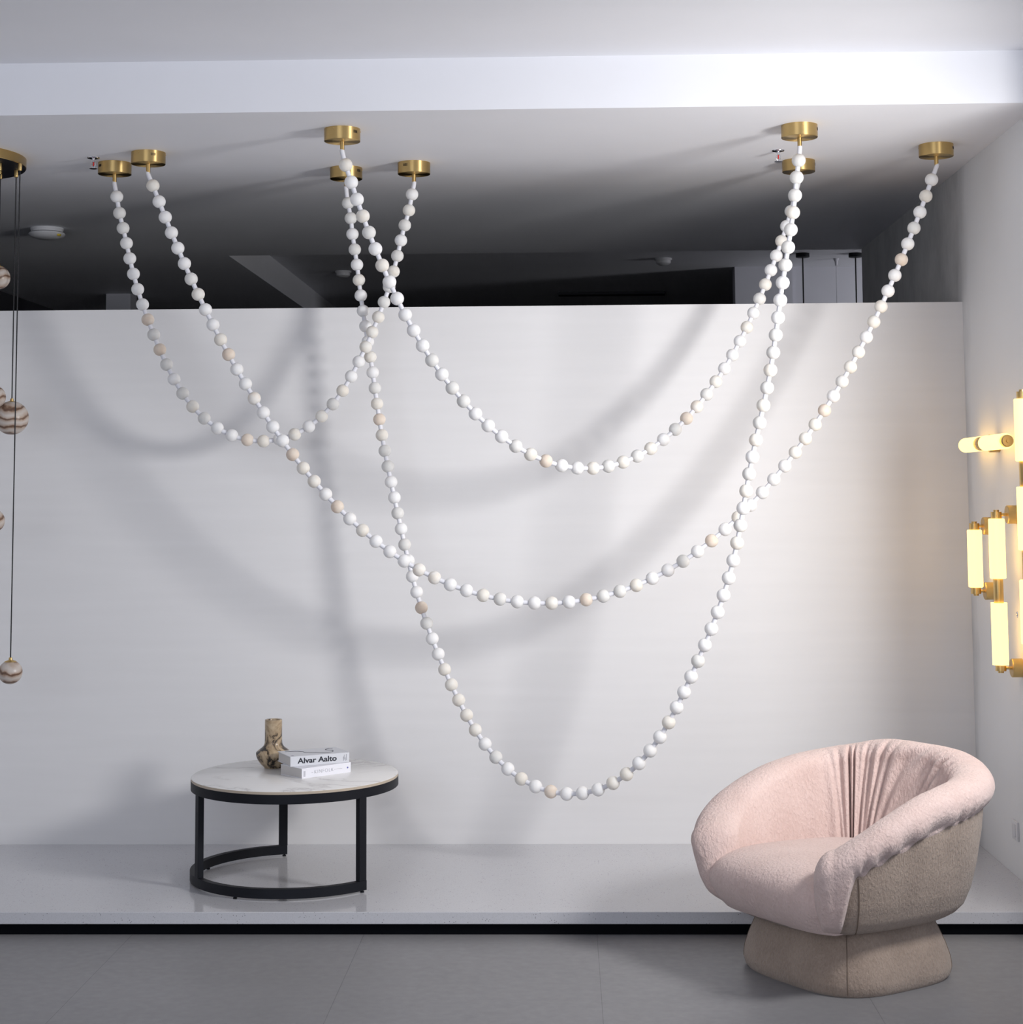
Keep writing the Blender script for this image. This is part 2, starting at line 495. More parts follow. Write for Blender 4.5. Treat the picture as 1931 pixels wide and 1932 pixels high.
def sm(x, a, b):
    t = max(0.0, min(1.0, (x - a) / (b - a)))
    return t * t * (3 - 2 * t)
CHAINS = [((-1.7503,6.5361,2.634),(-1.739,6.5367,2.5688),(-1.7242,6.5376,2.5091),(-1.7103,6.5384,2.4496),(-1.6966,6.5392,2.3893),(-1.6817,6.5401,2.3286),(-1.6644,6.5411,2.268),(-1.6449,6.5423,2.2081),(-1.6234,6.5436,2.1487),(-1.6003,6.5449,2.0897),(-1.5758,6.5464,2.031),(-1.5491,6.548,1.9727),(-1.5195,6.5497,1.9154),(-1.4857,6.5517,1.8602),(-1.4466,6.5541,1.8087),(-1.4015,6.5567,1.7628),(-1.3505,6.5598,1.7245),(-1.2942,6.5631,1.6958),(-1.2341,6.5667,1.6782),(-1.1721,6.5703,1.6727),(-1.1105,6.574,1.6797),(-1.0514,6.5775,1.6988),(-0.9967,6.5807,1.7289),(-0.9474,6.5837,1.7684),(-0.904,6.5862,1.8154),(-0.8662,6.5885,1.8677),(-0.8332,6.5904,1.9234),(-0.8038,6.5922,1.9808),(-0.7768,6.5938,2.0389),(-0.7515,6.5953,2.0972),(-0.7276,6.5967,2.1557),(-0.7053,6.598,2.2148),(-0.6854,6.5992,2.2748),(-0.6681,6.6002,2.3358),(-0.6531,6.6011,2.3975),(-0.6391,6.6019,2.4588),(-0.6241,6.6028,2.519),(-0.6075,6.6038,2.5784),(-0.5953,6.6045,2.642)),
((-1.5596,6.338,2.6396),(-1.5352,6.3382,2.5781),(-1.511,6.3385,2.518),(-1.4867,6.3387,2.4584),(-1.4617,6.3389,2.399),(-1.4361,6.3392,2.3398),(-1.4097,6.3394,2.2808),(-1.3825,6.3397,2.2221),(-1.3544,6.34,2.1639),(-1.3255,6.3402,2.1063),(-1.2958,6.3405,2.0493),(-1.2651,6.3408,1.9928),(-1.2335,6.3411,1.9369),(-1.2009,6.3414,1.8817),(-1.1672,6.3417,1.827),(-1.1325,6.3421,1.7729),(-1.0966,6.3424,1.7195),(-1.0595,6.3428,1.6668),(-1.0211,6.3431,1.615),(-0.9813,6.3435,1.5642),(-0.94,6.3439,1.5145),(-0.8971,6.3443,1.4661),(-0.8526,6.3447,1.4193),(-0.8063,6.3452,1.3742),(-0.7583,6.3456,1.3312),(-0.7083,6.3461,1.2903),(-0.6565,6.3466,1.252),(-0.6028,6.3471,1.2164),(-0.5473,6.3476,1.1838),(-0.49,6.3482,1.1544),(-0.4311,6.3488,1.1285),(-0.3708,6.3493,1.1064),(-0.3091,6.3499,1.0882),(-0.2464,6.3505,1.0742),(-0.1829,6.3511,1.0644),(-0.1189,6.3517,1.0591),(-0.0547,6.3523,1.0583),(0.0095,6.3529,1.0621),(0.0733,6.3536,1.0704),(0.1365,6.3542,1.0832),(0.1987,6.3547,1.1005),(0.2597,6.3553,1.122),(0.3194,6.3559,1.1476),(0.3775,6.3564,1.1769),(0.4339,6.357,1.2097),(0.4884,6.3575,1.2458),(0.5411,6.358,1.2847),(0.5918,6.3585,1.3261),(0.6407,6.3589,1.3697),(0.6876,6.3594,1.4151),(0.7328,6.3598,1.4621),(0.7762,6.3602,1.5104),(0.8179,6.3606,1.5598),(0.8581,6.361,1.6101),(0.8968,6.3614,1.6612),(0.9341,6.3617,1.7131),(0.9701,6.3621,1.7656),(1.0048,6.3624,1.8189),(1.0384,6.3627,1.8729),(1.0708,6.363,1.9276),(1.1022,6.3633,1.9831),(1.1326,6.3636,2.0395),(1.162,6.3639,2.0965),(1.1905,6.3642,2.1543),(1.2182,6.3644,2.2126),(1.2451,6.3647,2.2715),(1.2713,6.3649,2.3307),(1.2967,6.3652,2.3903),(1.3215,6.3654,2.4501),(1.3457,6.3657,2.5104),(1.3695,6.3659,2.5714),(1.3929,6.3661,2.6337)),
((-0.7756,5.9661,2.6386),(-0.7564,5.9738,2.5772),(-0.7368,5.9817,2.5161),(-0.7166,5.9898,2.457),(-0.6955,5.9983,2.3989),(-0.6733,6.0072,2.3407),(-0.6497,6.0166,2.2821),(-0.6248,6.0266,2.2232),(-0.5984,6.0372,2.1646),(-0.5705,6.0484,2.1071),(-0.5411,6.0602,2.0512),(-0.5101,6.0726,1.9972),(-0.4774,6.0857,1.9451),(-0.4428,6.0995,1.8949),(-0.406,6.1143,1.8462),(-0.3666,6.1301,1.7993),(-0.3245,6.1469,1.7543),(-0.2794,6.165,1.7116),(-0.2313,6.1843,1.6721),(-0.1803,6.2047,1.6368),(-0.1266,6.2263,1.6066),(-0.0708,6.2486,1.5827),(-0.0135,6.2716,1.5659),(0.0446,6.2949,1.557),(0.1028,6.3182,1.5561),(0.1602,6.3412,1.5634),(0.2163,6.3637,1.5785),(0.2704,6.3854,1.6007),(0.3222,6.4061,1.6293),(0.3715,6.4259,1.6633),(0.4182,6.4446,1.7018),(0.4622,6.4622,1.7439),(0.5038,6.4789,1.789),(0.5431,6.4946,1.8365),(0.5802,6.5095,1.886),(0.6152,6.5236,1.9372),(0.6482,6.5368,1.99),(0.6793,6.5492,2.0441),(0.7085,6.561,2.0992),(0.736,6.572,2.1553),(0.7619,6.5824,2.2119),(0.7866,6.5923,2.2689),(0.8105,6.6018,2.3263),(0.8336,6.6111,2.3842),(0.8562,6.6201,2.443),(0.8778,6.6288,2.5029),(0.8976,6.6367,2.5637),(0.9147,6.6436,2.6229)),
((-0.8598,6.69,2.6244),(-0.8479,6.6851,2.5624),(-0.8407,6.6822,2.4982),(-0.8309,6.6781,2.4356),(-0.8215,6.6743,2.3737),(-0.8132,6.6709,2.3118),(-0.8052,6.6676,2.2498),(-0.7962,6.6639,2.188),(-0.7861,6.6598,2.1265),(-0.7755,6.6554,2.0651),(-0.7652,6.6512,2.0037),(-0.7554,6.6472,1.942),(-0.7462,6.6434,1.8801),(-0.7371,6.6397,1.8181),(-0.7274,6.6357,1.7562),(-0.7169,6.6314,1.6945),(-0.7053,6.6266,1.6332),(-0.6928,6.6215,1.5723),(-0.6796,6.6161,1.5116),(-0.6662,6.6106,1.4511),(-0.6527,6.6051,1.3905),(-0.6389,6.5994,1.3298),(-0.6248,6.5936,1.2691),(-0.6099,6.5875,1.2085),(-0.5939,6.581,1.1482),(-0.5765,6.5738,1.0884),(-0.5575,6.566,1.0293),(-0.5368,6.5576,0.9708),(-0.5147,6.5485,0.9129),(-0.4911,6.5388,0.8556),(-0.4661,6.5286,0.7987),(-0.4397,6.5178,0.7422),(-0.4115,6.5062,0.6864),(-0.381,6.4937,0.6315),(-0.3476,6.48,0.5785),(-0.3105,6.4648,0.5284),(-0.2694,6.4479,0.4825),(-0.2238,6.4292,0.4422),(-0.1738,6.4088,0.4093),(-0.1201,6.3867,0.385),(-0.0636,6.3636,0.3705),(-0.0055,6.3397,0.3664),(0.0525,6.316,0.3731),(0.109,6.2928,0.3901),(0.1624,6.2709,0.4166),(0.2117,6.2507,0.4515),(0.2563,6.2324,0.4931),(0.296,6.2161,0.5399),(0.3312,6.2017,0.5905),(0.3626,6.1888,0.6434),(0.391,6.1772,0.6978),(0.4175,6.1663,0.7529),(0.4429,6.1559,0.8086),(0.4676,6.1458,0.8648),(0.4919,6.1358,0.9218),(0.5155,6.1261,0.9798),(0.538,6.1169,1.0389),(0.5589,6.1083,1.0992),(0.5777,6.1006,1.1604),(0.5942,6.0939,1.2223),(0.6084,6.0881,1.2844),(0.6206,6.083,1.3462),(0.6317,6.0785,1.4076),(0.6425,6.0741,1.4683),(0.6536,6.0695,1.5285),(0.6656,6.0646,1.5885),(0.6787,6.0593,1.6488),(0.6925,6.0536,1.7095),(0.7065,6.0478,1.771),(0.7199,6.0423,1.8331),(0.7322,6.0373,1.8956),(0.7429,6.0329,1.958),(0.7525,6.029,2.0201),(0.7613,6.0254,2.0818),(0.7701,6.0218,2.1436),(0.7796,6.0179,2.2057),(0.7898,6.0137,2.2685),(0.8003,6.0094,2.3316),(0.8104,6.0053,2.3939),(0.8194,6.0015,2.4551),(0.8272,5.9984,2.5163),(0.8338,5.9956,2.5801),(0.842,5.9923,2.6411))]
# ------------------------------------------------------------------ setting
ZP = 0.077          # platform top
ZC = 2.767          # low ceiling
ZU = 2.948          # high ceiling
XR = 1.616          # right wall
YB = 6.879          # partition face
struct('floor', box((-3.7, -1.2, -0.1), (5.1, 15.0, 0.0)), M['floor'])
struct('ceiling', box((-3.7, -1.2, ZU), (5.1, 15.0, ZU + 0.1)), M['ceiling'])
cs = bmesh.new()
add_box(cs, (-3.6, 5.673, ZC), (5.0, 9.18, ZU))
add_box(cs, (-3.6, 9.18, ZC), (-1.835, 14.8, ZU))
struct('ceiling_soffit', cs, M['ceiling'])
pf = box((-3.6, 5.789, ZP - 0.0396), (XR, YB, ZP), 0.0015, 1)
struct('floor_platform', pf, M['quartz'])
struct('baseboard_platform', box((-3.6, 5.806, 0.0), (XR, YB, ZP - 0.0396)), M['black_base'])
struct('wall_back', box((-3.6, YB, 0.0), (XR, YB + 0.12, 2.225)), M['partition'])
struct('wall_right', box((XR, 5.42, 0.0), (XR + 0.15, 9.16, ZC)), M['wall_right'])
struct('wall_right_return', box((XR + 0.15, 5.42, 0.0), (5.0, 5.57, ZC)), M['wall'])
struct('wall_left', box((-3.7, -1.0, 0.0), (-3.6, YB + 0.12, ZU)), M['wall'])
struct('wall_left_rear', box((-3.7, YB + 0.12, 0.0), (-3.6, 14.8, ZU)), M['shaded_wall'])  # left wall continued, coloured dark to stand for shade behind the partition
struct('wall_far_right', box((5.0, 5.42, 0.0), (5.1, 14.8, ZU)), M['shaded_wall'])
struct('wall_far', box((1.52, 11.28, 0.0), (5.0, 11.4, ZU)), M['far_wall'])
struct('wall_far_corner', box((1.14, 11.24, 0.0), (1.52, 11.4, ZU)), M['far_wall'])
struct('wall_end', box((-3.6, 14.8, 0.0), (5.0, 14.9, ZU)), M['shaded_wall'])
struct('trim_1', box((-2.98, 10.9, 0.0), (-2.82, 11.06, ZC)), M['far_wall'])

# ------------------------------------------------------------------ bead pendants
CANOPY = {'A': (-1.7599, 6.5355), 'B': (-1.5784, 6.3378), 'C': (-0.7874, 5.9614), 'D': (-0.8678, 6.6932),
          'E': (-0.5875, 6.605), 'F': (0.8463, 5.9905), 'G': (0.9336, 6.6512), 'H': (1.4129, 6.3663)}
VENT = {'A': -46, 'B': 30, 'C': 54, 'D': 58, 'E': -27, 'F': 74, 'G': 80, 'H': 66}
SCREW = {'A': 66, 'B': -22, 'C': -21, 'D': 92, 'E': -10, 'F': 2, 'G': 94, 'H': 10}
RC, HCAN = 0.0645, 0.045

def front(a):
    a = math.radians(a)
    return Vector((math.sin(a), -math.cos(a), 0))

def make_canopy(key, parent, base):
    x, y = CANOPY[key]
    loc = Vector((x, y, ZC)) - Vector(base)
    prof = [(0, 0), (RC, 0), (RC, -HCAN + 0.0012), (RC - 0.0012, -HCAN), (0, -HCAN)]
    can = obj('canopy', lathe(prof, 64), M['brass'], parent, loc)
    for k in range(3):
        d = front(SCREW[key] + 120 * k)
        q = Vector((0, 0, 1)).rotation_difference(d).to_matrix().to_4x4()
        m = Matrix.Translation(d * RC + Vector((0, 0, -0.0085))) @ q
        obj('screw', lathe([(0, 0.0018), (0.0016, 0.0014), (0.0022, 0), (0.0022, -0.001)], 12, m), M['brass'], can)
    bm = bmesh.new()
    for k in range(6):
        a = VENT[key] + (k - 2.5) * 2.9
        d = front(a)
        r = bmesh.ops.create_cube(bm, size=1)
        rm = Matrix.Rotation(math.radians(a), 4, 'Z')
        for v in r['verts']:
            v.co = rm @ Vector((v.co.x * 0.0016, v.co.y * 0.002 - RC + 0.0004, v.co.z * 0.010 - 0.0165))
    obj('vent_grille', bm, M['brass_dark'], can, sm=False)
    obj('stem', lathe([(0, -0.045), (0.0078, -0.045), (0.0078, -0.0795), (0.0066, -0.080), (0, -0.080)][::-1], 24), M['brass'], can)
    return can

bead_meshes = []
for m in BEADM:
    bm = bmesh.new()
    prof = []
    R0 = 0.0247
    for k in range(19):
        a = -PI / 2 + PI * k / 18
        z = R0 * math.sin(a)
        r = R0 * math.cos(a)
        prof.append((max(r, 0), max(-0.0228, min(0.0228, z))))
    prof[0] = (0, -0.0228); prof[-1] = (0, 0.0228)
    add_lathe(bm, prof, 28)
    me = bpy.data.meshes.new('bead')
    bmesh.ops.recalc_face_normals(bm, faces=bm.faces)
    bm.to_mesh(me); bm.free()
    for p in me.polygons:
        p.use_smooth = True
    me.materials.append(m)
    bead_meshes.append(me)
PEACH = [{8: 3, 10: 3, 23: 2, 18: 3, 19: 2, 11: 1, 13: 1, 14: 2, 28: 2, 16: 0},
         {0: 2, 1: 0, 14: 4, 18: 3, 22: 3, 24: 2, 28: 4, 29: 4, 46: 3, 56: 3, 66: 3, 60: 4, 17: 0, 13: 0, 16: 0, 27: 0, 25: 0, 30: 0, 47: 0, 38: 3, 11: 3},
         {21: 3, 20: 2, 31: 3, 28: 2, 32: 4, 16: 0, 15: 1, 14: 1},
         {13: 2, 14: 3, 15: 2, 26: 3, 30: 2, 31: 2, 34: 2, 38: 2, 40: 3, 27: 1, 68: 2, 59: 0, 51: 0, 45: 2, 16: 1, 17: 1}]
TXT = ['shortest bead garland light, swagged across the upper left of the wall',
       'widest bead garland light, crossing nearly the whole wall in one broad middle swag',
       'bead garland light whose swag hangs highest, across the upper right of the wall',
       'longest bead garland light, its deep swag hanging lowest, left of the pink armchair']
for ci, (pair, txt) in enumerate(zip(('AE', 'BH', 'CG', 'DF'), TXT)):
    P = [Vector(p) for p in CHAINS[ci]]
    k0, k1 = pair
    base = Vector((*CANOPY[k0], ZC))
    root = thing('bead_garland_light', txt, 'pendant light', base, group='bead garland lights')
    make_canopy(k0, root, base)
    make_canopy(k1, root, base)
    s0 = Vector((*CANOPY[k0], ZC - 0.079)); s1 = Vector((*CANOPY[k1], ZC - 0.079))
    path = [s0 + Vector((0, 0, 0.004)), s0 - Vector((0, 0, 0.004))] + P + [s1 - Vector((0, 0, 0.004)), s1 + Vector((0, 0, 0.004))]
    pts = [p - base for p in spline(path, 5)]
    obj('light_tube', tube(pts, 0.0086, 14), M['tube'], root)
    for i, p in enumerate(P):
        t = (P[min(i + 1, len(P) - 1)] - P[max(i - 1, 0)]).normalized()
        r = random.random()
        idx = PEACH[ci].get(i)
        if idx is None:
            idx = 0 if r < 0.46 else (1 if r < 0.74 else 2)
        b = bpy.data.objects.new('bead', bead_meshes[idx])
        C.objects.link(b)
        b.parent = root
        b.location = p - base
        q = Vector((0, 0, 1)).rotation_difference(t)
        b.rotation_euler = (q.to_matrix() @ Matrix.Rotation(random.uniform(0, 6.28), 3, 'Z')).to_euler()
        if idx == 3:
            b['label'] = 'peach toned bead'
        elif idx == 4:
            b['label'] = 'brown veined bead'

# ------------------------------------------------------------------ globe chandelier (left edge)
cc = Vector((-2.379, 6.366, ZC))
root = thing('globe_chandelier', 'cluster chandelier of banded marble globes on black cords under a round gold and black canopy', 'chandelier', cc)
RD = 0.308
can = obj('canopy', lathe([(0, 0), (RD, 0), (RD, -0.034), (RD - 0.002, -0.036), (0, -0.036)], 96), M['brass'], root)
obj('base_plate', lathe([(0, -0.0355), (RD - 0.003, -0.0355), (RD - 0.003, -0.0375), (0, -0.0375)], 96), M['black_metal'], can)
GL = [(-2.128, 6.469, 1.766, 0.0645), (-2.070, 6.335, 0.815, 0.0440), (-2.201, 6.50, 2.314, 0.0455),
      (-2.181, 6.42, 1.844, 0.0440), (-2.145, 6.328, 1.375, 0.0440), (-2.50, 6.30, 1.10, 0.06), (-2.45, 6.52, 2.05, 0.05), (-2.55, 6.45, 1.55, 0.045)]
for x, y, z, r in GL:
    lx, ly = x - cc.x, y - cc.y
    top = z + r + 0.008
    obj('cord', tube([(lx, ly, -0.045), (lx, ly, top - ZC)], 0.0024, 8), M['black_cord'], root)
    obj('cord_grip', lathe(cyl_prof(0.0078, -0.064, -0.037, 0.001), 20), M['brass'], root, (lx, ly, 0))
    prof = [(r * math.cos(-PI / 2 + PI * k / 32), r * math.sin(-PI / 2 + PI * k / 32)) for k in range(33)]
    prof[0] = (0, -r); prof[-1] = (0, r)
    g = obj('globe', lathe(prof, 48), M['globe'], root, (lx, ly, z - ZC), rot=(0.12, 0.1, x * 9))
    obj('cap', lathe([(0, r + 0.010), (0.006, r + 0.010), (0.007, r + 0.001), (0.02, r - 0.003), (0.026, r - 0.010)], 24), M['brass'], g, rot=(-0.12, -0.1, 0))
for x, y in ((-2.16, 6.21), (-2.17, 6.40), (-2.34, 6.18)):
    obj('cord_grip', lathe(cyl_prof(0.0078, -0.064, -0.037, 0.001), 20), M['brass'], root, (x - cc.x, y - cc.y, 0))

# ------------------------------------------------------------------ ceiling fittings
def sprinkler(x, y, label):
    r = thing('fire_sprinkler', label, 'sprinkler', (x, y, ZC), group='ceiling sprinklers')
    obj('escutcheon', lathe([(0, 0), (0.024, 0), (0.023, -0.003), (0.012, -0.006), (0.008, -0.006), (0, -0.006)], 32), M['chrome'], r)
    bm = bmesh.new()
    add_lathe(bm, [(0.006, -0.005), (0.006, -0.016), (0.004, -0.018), (0, -0.018)], 16)
    for s in (-1, 1):
        add_tube(bm, [(0.005 * s, 0, -0.014), (0.0085 * s, 0, -0.024), (0.006 * s, 0, -0.034), (0.001 * s, 0, -0.040)], 0.0018, 8)
    obj('frame', bm, M['chrome'], r)
    obj('bulb', lathe([(0, -0.016), (0.0028, -0.018), (0.0028, -0.032), (0, -0.034)], 12), M['red_glass'], r)
    obj('deflector', lathe([(0, -0.040), (0.004, -0.040), (0.0155, -0.042), (0.0155, -0.0435), (0, -0.0435)], 20), M['chrome'], r)
sprinkler(-1.812, 6.42, 'chrome sprinkler head on the ceiling left of the brass canopies')
sprinkler(0.827, 6.437, 'chrome sprinkler head on the ceiling beside the right pair of brass canopies')

r = thing('access_point', 'white saucer shaped ceiling device with yellow mark, at far left on the dark ceiling', 'ceiling device', (-2.524, 8.15, ZC))
obj('mount', lathe([(0, 0), (0.078, 0), (0.080, -0.006), (0.074, -0.018), (0, -0.018)], 48), M['white_plastic'], r)
obj('housing', lathe([(0, -0.016), (0.060, -0.016), (0.084, -0.024), (0.087, -0.030), (0.078, -0.042), (0.045, -0.052), (0, -0.055)], 48), M['white_plastic'], r)
obj('sticker', box((0.064, -0.050, -0.0445), (0.079, -0.026, -0.034), 0.003), M['yellow_sticker'], r)
def detector(x, y, z, label):
    r = thing('smoke_detector', label, 'smoke detector', (x, y, z), group='smoke detectors in the dark back room')
    obj('base', lathe([(0, 0), (0.055, 0), (0.055, -0.012), (0, -0.012)], 32), M['white_plastic'], r)
    obj('sensor_head', lathe([(0, -0.012), (0.048, -0.012), (0.046, -0.03), (0.03, -0.042), (0, -0.044)], 32), M['white_plastic'], r)
detector(0.64, 10.80, ZU, 'round smoke detector on dark ceiling beyond wall, between the two right garlands and the middle')
detector(-1.48, 11.27, ZU, 'round smoke detector on dark ceiling beyond wall, right beside the slanting beam')
def far_pendant(x, y, label):
    r = thing('cord_pendant', label, 'pendant light', (x, y, ZU), group='black cord pendants in the back room')
    obj('canopy', lathe(cyl_prof(0.043, -0.026, 0.0, 0.003), 32), M['black_metal'], r)
    obj('cord', tube([(0, 0, -0.026), (0, 0, -1.3)], 0.0045, 8), M['black_cord'], r)
    obj('lamp_shade', lathe([(0.02, -1.30), (0.06, -1.36), (0.09, -1.48), (0.086, -1.48), (0.055, -1.37), (0, -1.31)], 32), M['black_metal'], r)
far_pendant(1.504, 10.62, 'black cord pendant beyond the wall, left one, beside the right garland beads')
far_pendant(1.838, 10.64, 'black cord pendant beyond the wall, right one, against the dark wall edge')
r = thing('hanging_rod', 'thin grey hanging rod between the two black pendants in the back room', 'rod', (1.755, 10.88, ZU))
obj('ceiling_hook', lathe([(0, 0), (0.02, 0), (0.01, -0.02), (0.008, -0.045), (0, -0.045)], 16), M['far_wall'], r)
obj('rod', tube([(0, 0, -0.03), (0, 0, -1.2)], 0.002, 8), M['far_wall'], r)
tag(obj('air_vent', box((-0.04, 12.60, ZU - 0.02), (0.76, 12.72, ZU), 0.004), M['shaded_wall'], sm=False), 'long slim air vent on the dark back room ceiling', 'vent')  # vent coloured dark to sink into the shaded ceiling

# ------------------------------------------------------------------ wall sconces (right wall)
AX = Matrix.Rotation(-PI / 2, 4, 'Y')     # local z -> -x

def mount(root, y, z, p, rod=True):
    """round brass wall base and arm, root sits on the wall at (XR, y0, z0)"""
    m = Matrix.Translation((0, y, z)) @ AX
    b = obj('wall_mount', lathe([(0, 0), (0.033, 0), (0.033, 0.036), (0.031, 0.038), (0, 0.038)], 40, m), M['brass'], root)
    if rod:
        obj('arm', lathe(cyl_prof(0.0055, 0.036, p, 0), 16, m), M['brass'], root)

def vcap(root, y, z, p, up):
    s = 1 if up else -1
    m = Matrix.Translation((-p, y, z)) @ Matrix.Diagonal((1, 1, s, 1))
    obj('end_cap', lathe([(0, 0), (0.019, 0), (0.019, 0.024), (0.010, 0.024), (0.010, 0.031), (0, 0.031)], 28, m), M['brass'], root)

def vtube(root, y, z0, z1, p, r=0.0275):
    m = Matrix.Translation((-p, y, 0))
    prof = [(0, z0), (r - 0.003, z0), (r, z0 + 0.003), (r, z1 - 0.003), (r - 0.003, z1), (0, z1)]
    obj('glass_tube', lathe(prof, 40, m), M['glow'], root)

root = thing('wall_sconce', 'single lit vertical tube sconce with brass mounts, innermost on the right wall', 'wall lamp', (XR, 6.5, 1.208), group='tube sconces on the right wall')
vtube(root, 0, -0.108, 0.108, 0.07); vcap(root, 0, 0.108, 0.07, True); vcap(root, 0, -0.108, 0.07, False)
mount(root, 0, 0.122, 0.07); mount(root, 0, -0.122, 0.07)
root = thing('wall_sconce', 'two lit tubes stacked vertically with a brass link between, on the right wall', 'wall lamp', (XR, 6.145, 1.107), group='tube sconces on the right wall')
vtube(root, 0, 0.044, 0.257, 0.075, 0.0285); vtube(root, 0, -0.044, -0.257, 0.075, 0.0285)
vcap(root, 0, 0.257, 0.075, True); vcap(root, 0, -0.257, 0.075, False)
obj('link_rod', lathe(cyl_prof(0.0175, -0.046, 0.046, 0.001), 28, Matrix.Translation((-0.075, 0, 0))), M['brass'], root)
mount(root, 0, 0.271, 0.075); mount(root, 0, -0.271, 0.075)
root = thing('wall_sconce', 'tall lit tube sconce cut off by the right edge of the view', 'wall lamp', (XR, 5.75, 1.37), group='tube sconces on the right wall')
for z0, z1 in ((0.192, 0.402), (-0.105, 0.107), (-0.415, -0.203)):
    vtube(root, 0, z0, z1, 0.075, 0.0285)
for z0, z1 in ((0.107, 0.192), (-0.203, -0.105)):
    obj('link_rod', lathe(cyl_prof(0.0175, z0, z1, 0.001), 28, Matrix.Translation((-0.075, 0, 0))), M['brass'], root)
vcap(root, 0, 0.402, 0.075, True); vcap(root, 0, -0.415, 0.075, False)
mount(root, 0, 0.416, 0.075); mount(root, 0, -0.429, 0.075)
root = thing('wall_sconce', 'horizontal lit double tube sconce high on the right wall', 'wall lamp', (XR, 6.37, 1.638), group='tube sconces on the right wall')
HM = Matrix.Translation((-0.06, 0, 0)) @ Matrix.Rotation(PI / 2, 4, 'X')   # local z -> -y (towards the camera)
def htube(z0, z1, round0):
    r = 0.028
    if round0:
        prof = [(0, z0)] + [(r * math.sin(a * PI / 16), z0 + r * (1 - math.cos(a * PI / 16))) for a in range(1, 9)] + [(r, z1 - 0.003), (r - 0.003, z1), (0, z1)]
    else:
        prof = [(0, z0), (r - 0.003, z0), (r, z0 + 0.003), (r, z1 - 0.003), (r - 0.003, z1), (0, z1)]
    obj('glass_tube', lathe(prof, 40, HM), M['glow'], root)
htube(-0.296, -0.04, True); htube(0.04, 0.33, False)
obj('link_rod', lathe(cyl_prof(0.0255, -0.042, 0.042, 0.001), 28, HM), M['brass'], root)
obj('end_cap', lathe([(0, 0.33), (0.0215, 0.33), (0.0215, 0.355), (0.018, 0.358), (0.006, 0.358), (0.006, 0.366), (0, 0.366)], 32, HM), M['brass'], root)
mount(root, 0, 0, 0.06)

r = thing('socket_plate', 'small white socket plate low on the right wall behind the armchair', 'socket', (XR, 6.29, 0.243))
obj('plate', box((-0.008, -0.036, -0.034), (0, 0.036, 0.034), 0.002), M['white_plastic'], r)
obj('rocker', box((-0.011, -0.014, -0.022), (-0.007, 0.014, 0.022), 0.001), M['white_plastic'], r)
r = thing('cable_hole', 'tiny dark cable hole in the right wall beside the stacked tube sconce', 'hole', (XR, 6.181, 1.021))
obj('rim', lathe([(0.005, 0), (0.011, 0), (0.011, 0.002), (0.008, 0.003), (0.005, 0)], 20, AX), M['chrome'], r)
obj('plug', lathe([(0, 0.001), (0.006, 0.001), (0, 0.0015)], 16, AX), M['brass_dark'], r)

# ------------------------------------------------------------------ coffee table
TC = Vector((-1.0, 6.31, ZP))
root = thing('coffee_table', 'low round coffee table with white marble top and open black metal frame', 'table', TC)
RT = 0.377
ZT = 0.370
bm = bmesh.new()
add_lathe(bm, [(0, ZT), (RT - 0.004, ZT), (RT - 0.001, ZT - 0.002)], 128)
for f in bm.faces:
    f.material_index = 0
nf = len(bm.faces)
add_lathe(bm, [(RT - 0.001, ZT - 0.002), (RT - 0.001, ZT - 0.011), (0, ZT - 0.011)], 128, mi=1)
bmesh.ops.remove_doubles(bm, verts=bm.verts, dist=1e-5)
obj('tabletop', bm, [M['marble'], M['tan_edge']], root)
ro, ri = RT, RT - 0.022
obj('top_frame', lathe([(ri, ZT - 0.011), (ro - 0.001, ZT - 0.011), (ro, ZT - 0.012), (ro, ZT - 0.043), (ro - 0.001, ZT - 0.044), (ri, ZT - 0.044), (ri, ZT - 0.011)], 128), M['black_metal'], root)
a0, a1 = math.radians(-39.5), math.radians(103.7 - 360)
rows = []
NB = 96
for k in range(NB + 1):
    a = a0 + (a1 - a0) * k / NB
    c, s = math.cos(a), math.sin(a)
    rows.append([(rr * c, rr * s, z) for rr, z in ((ri, 0.008), (ro, 0.008), (ro, 0.041), (ri, 0.041))])
bm, R_ = grid(rows, closed_u=True)
bm.faces.new(R_[0]); bm.faces.new(R_[-1][::-1])
obj('base_frame', bm, M['black_metal'], root)
for a in (a0 - 0.043, math.radians(-148), a1 + 0.043):
    o = obj('leg', box((ri, -0.016, 0.0405), (ro - 0.0005, 0.016, ZT - 0.0435), 0.001, 1), M['black_metal'], root, rot=(0, 0, a))
for a in (a0 - 0.03, math.radians(-115), math.radians(-200), a1 + 0.03):
    obj('foot', lathe([(0, 0), (0.007, 0), (0.007, 0.004), (0.0035, 0.005), (0.0035, 0.009), (0, 0.009)], 16), M['black_metal'], root, ((ro - 0.011) * math.cos(a), (ro - 0.011) * math.sin(a), 0))

# vase
zt = ZP + ZT
r = thing('vase', 'brown and black veined stone bottle vase standing on the marble coffee table', 'vase', (-1.105, 6.447, zt))
vp = [(0, 0), (0.031, 0), (0.0345, 0.003), (0.0450, 0.012), (0.0555, 0.026), (0.0622, 0.040), (0.0648, 0.0515), (0.0635, 0.058), (0.053, 0.067), (0.040, 0.077), (0.0345, 0.086), (0.0325, 0.096), (0.0320, 0.12), (0.0320, 0.172), (0.0310, 0.1755), (0.028, 0.1765), (0.0245, 0.1755), (0.0235, 0.168), (0.0235, 0.10), (0, 0.095)]
sp = [(p.x, p.y) for p in spline([(a, b, 0) for a, b in vp], 3)]
sp = [(max(0, a), b) for a, b in sp]
sp[0] = (0, 0); sp[-1] = (0, 0.095)
obj('body', lathe(sp, 64), M['vase'], r)

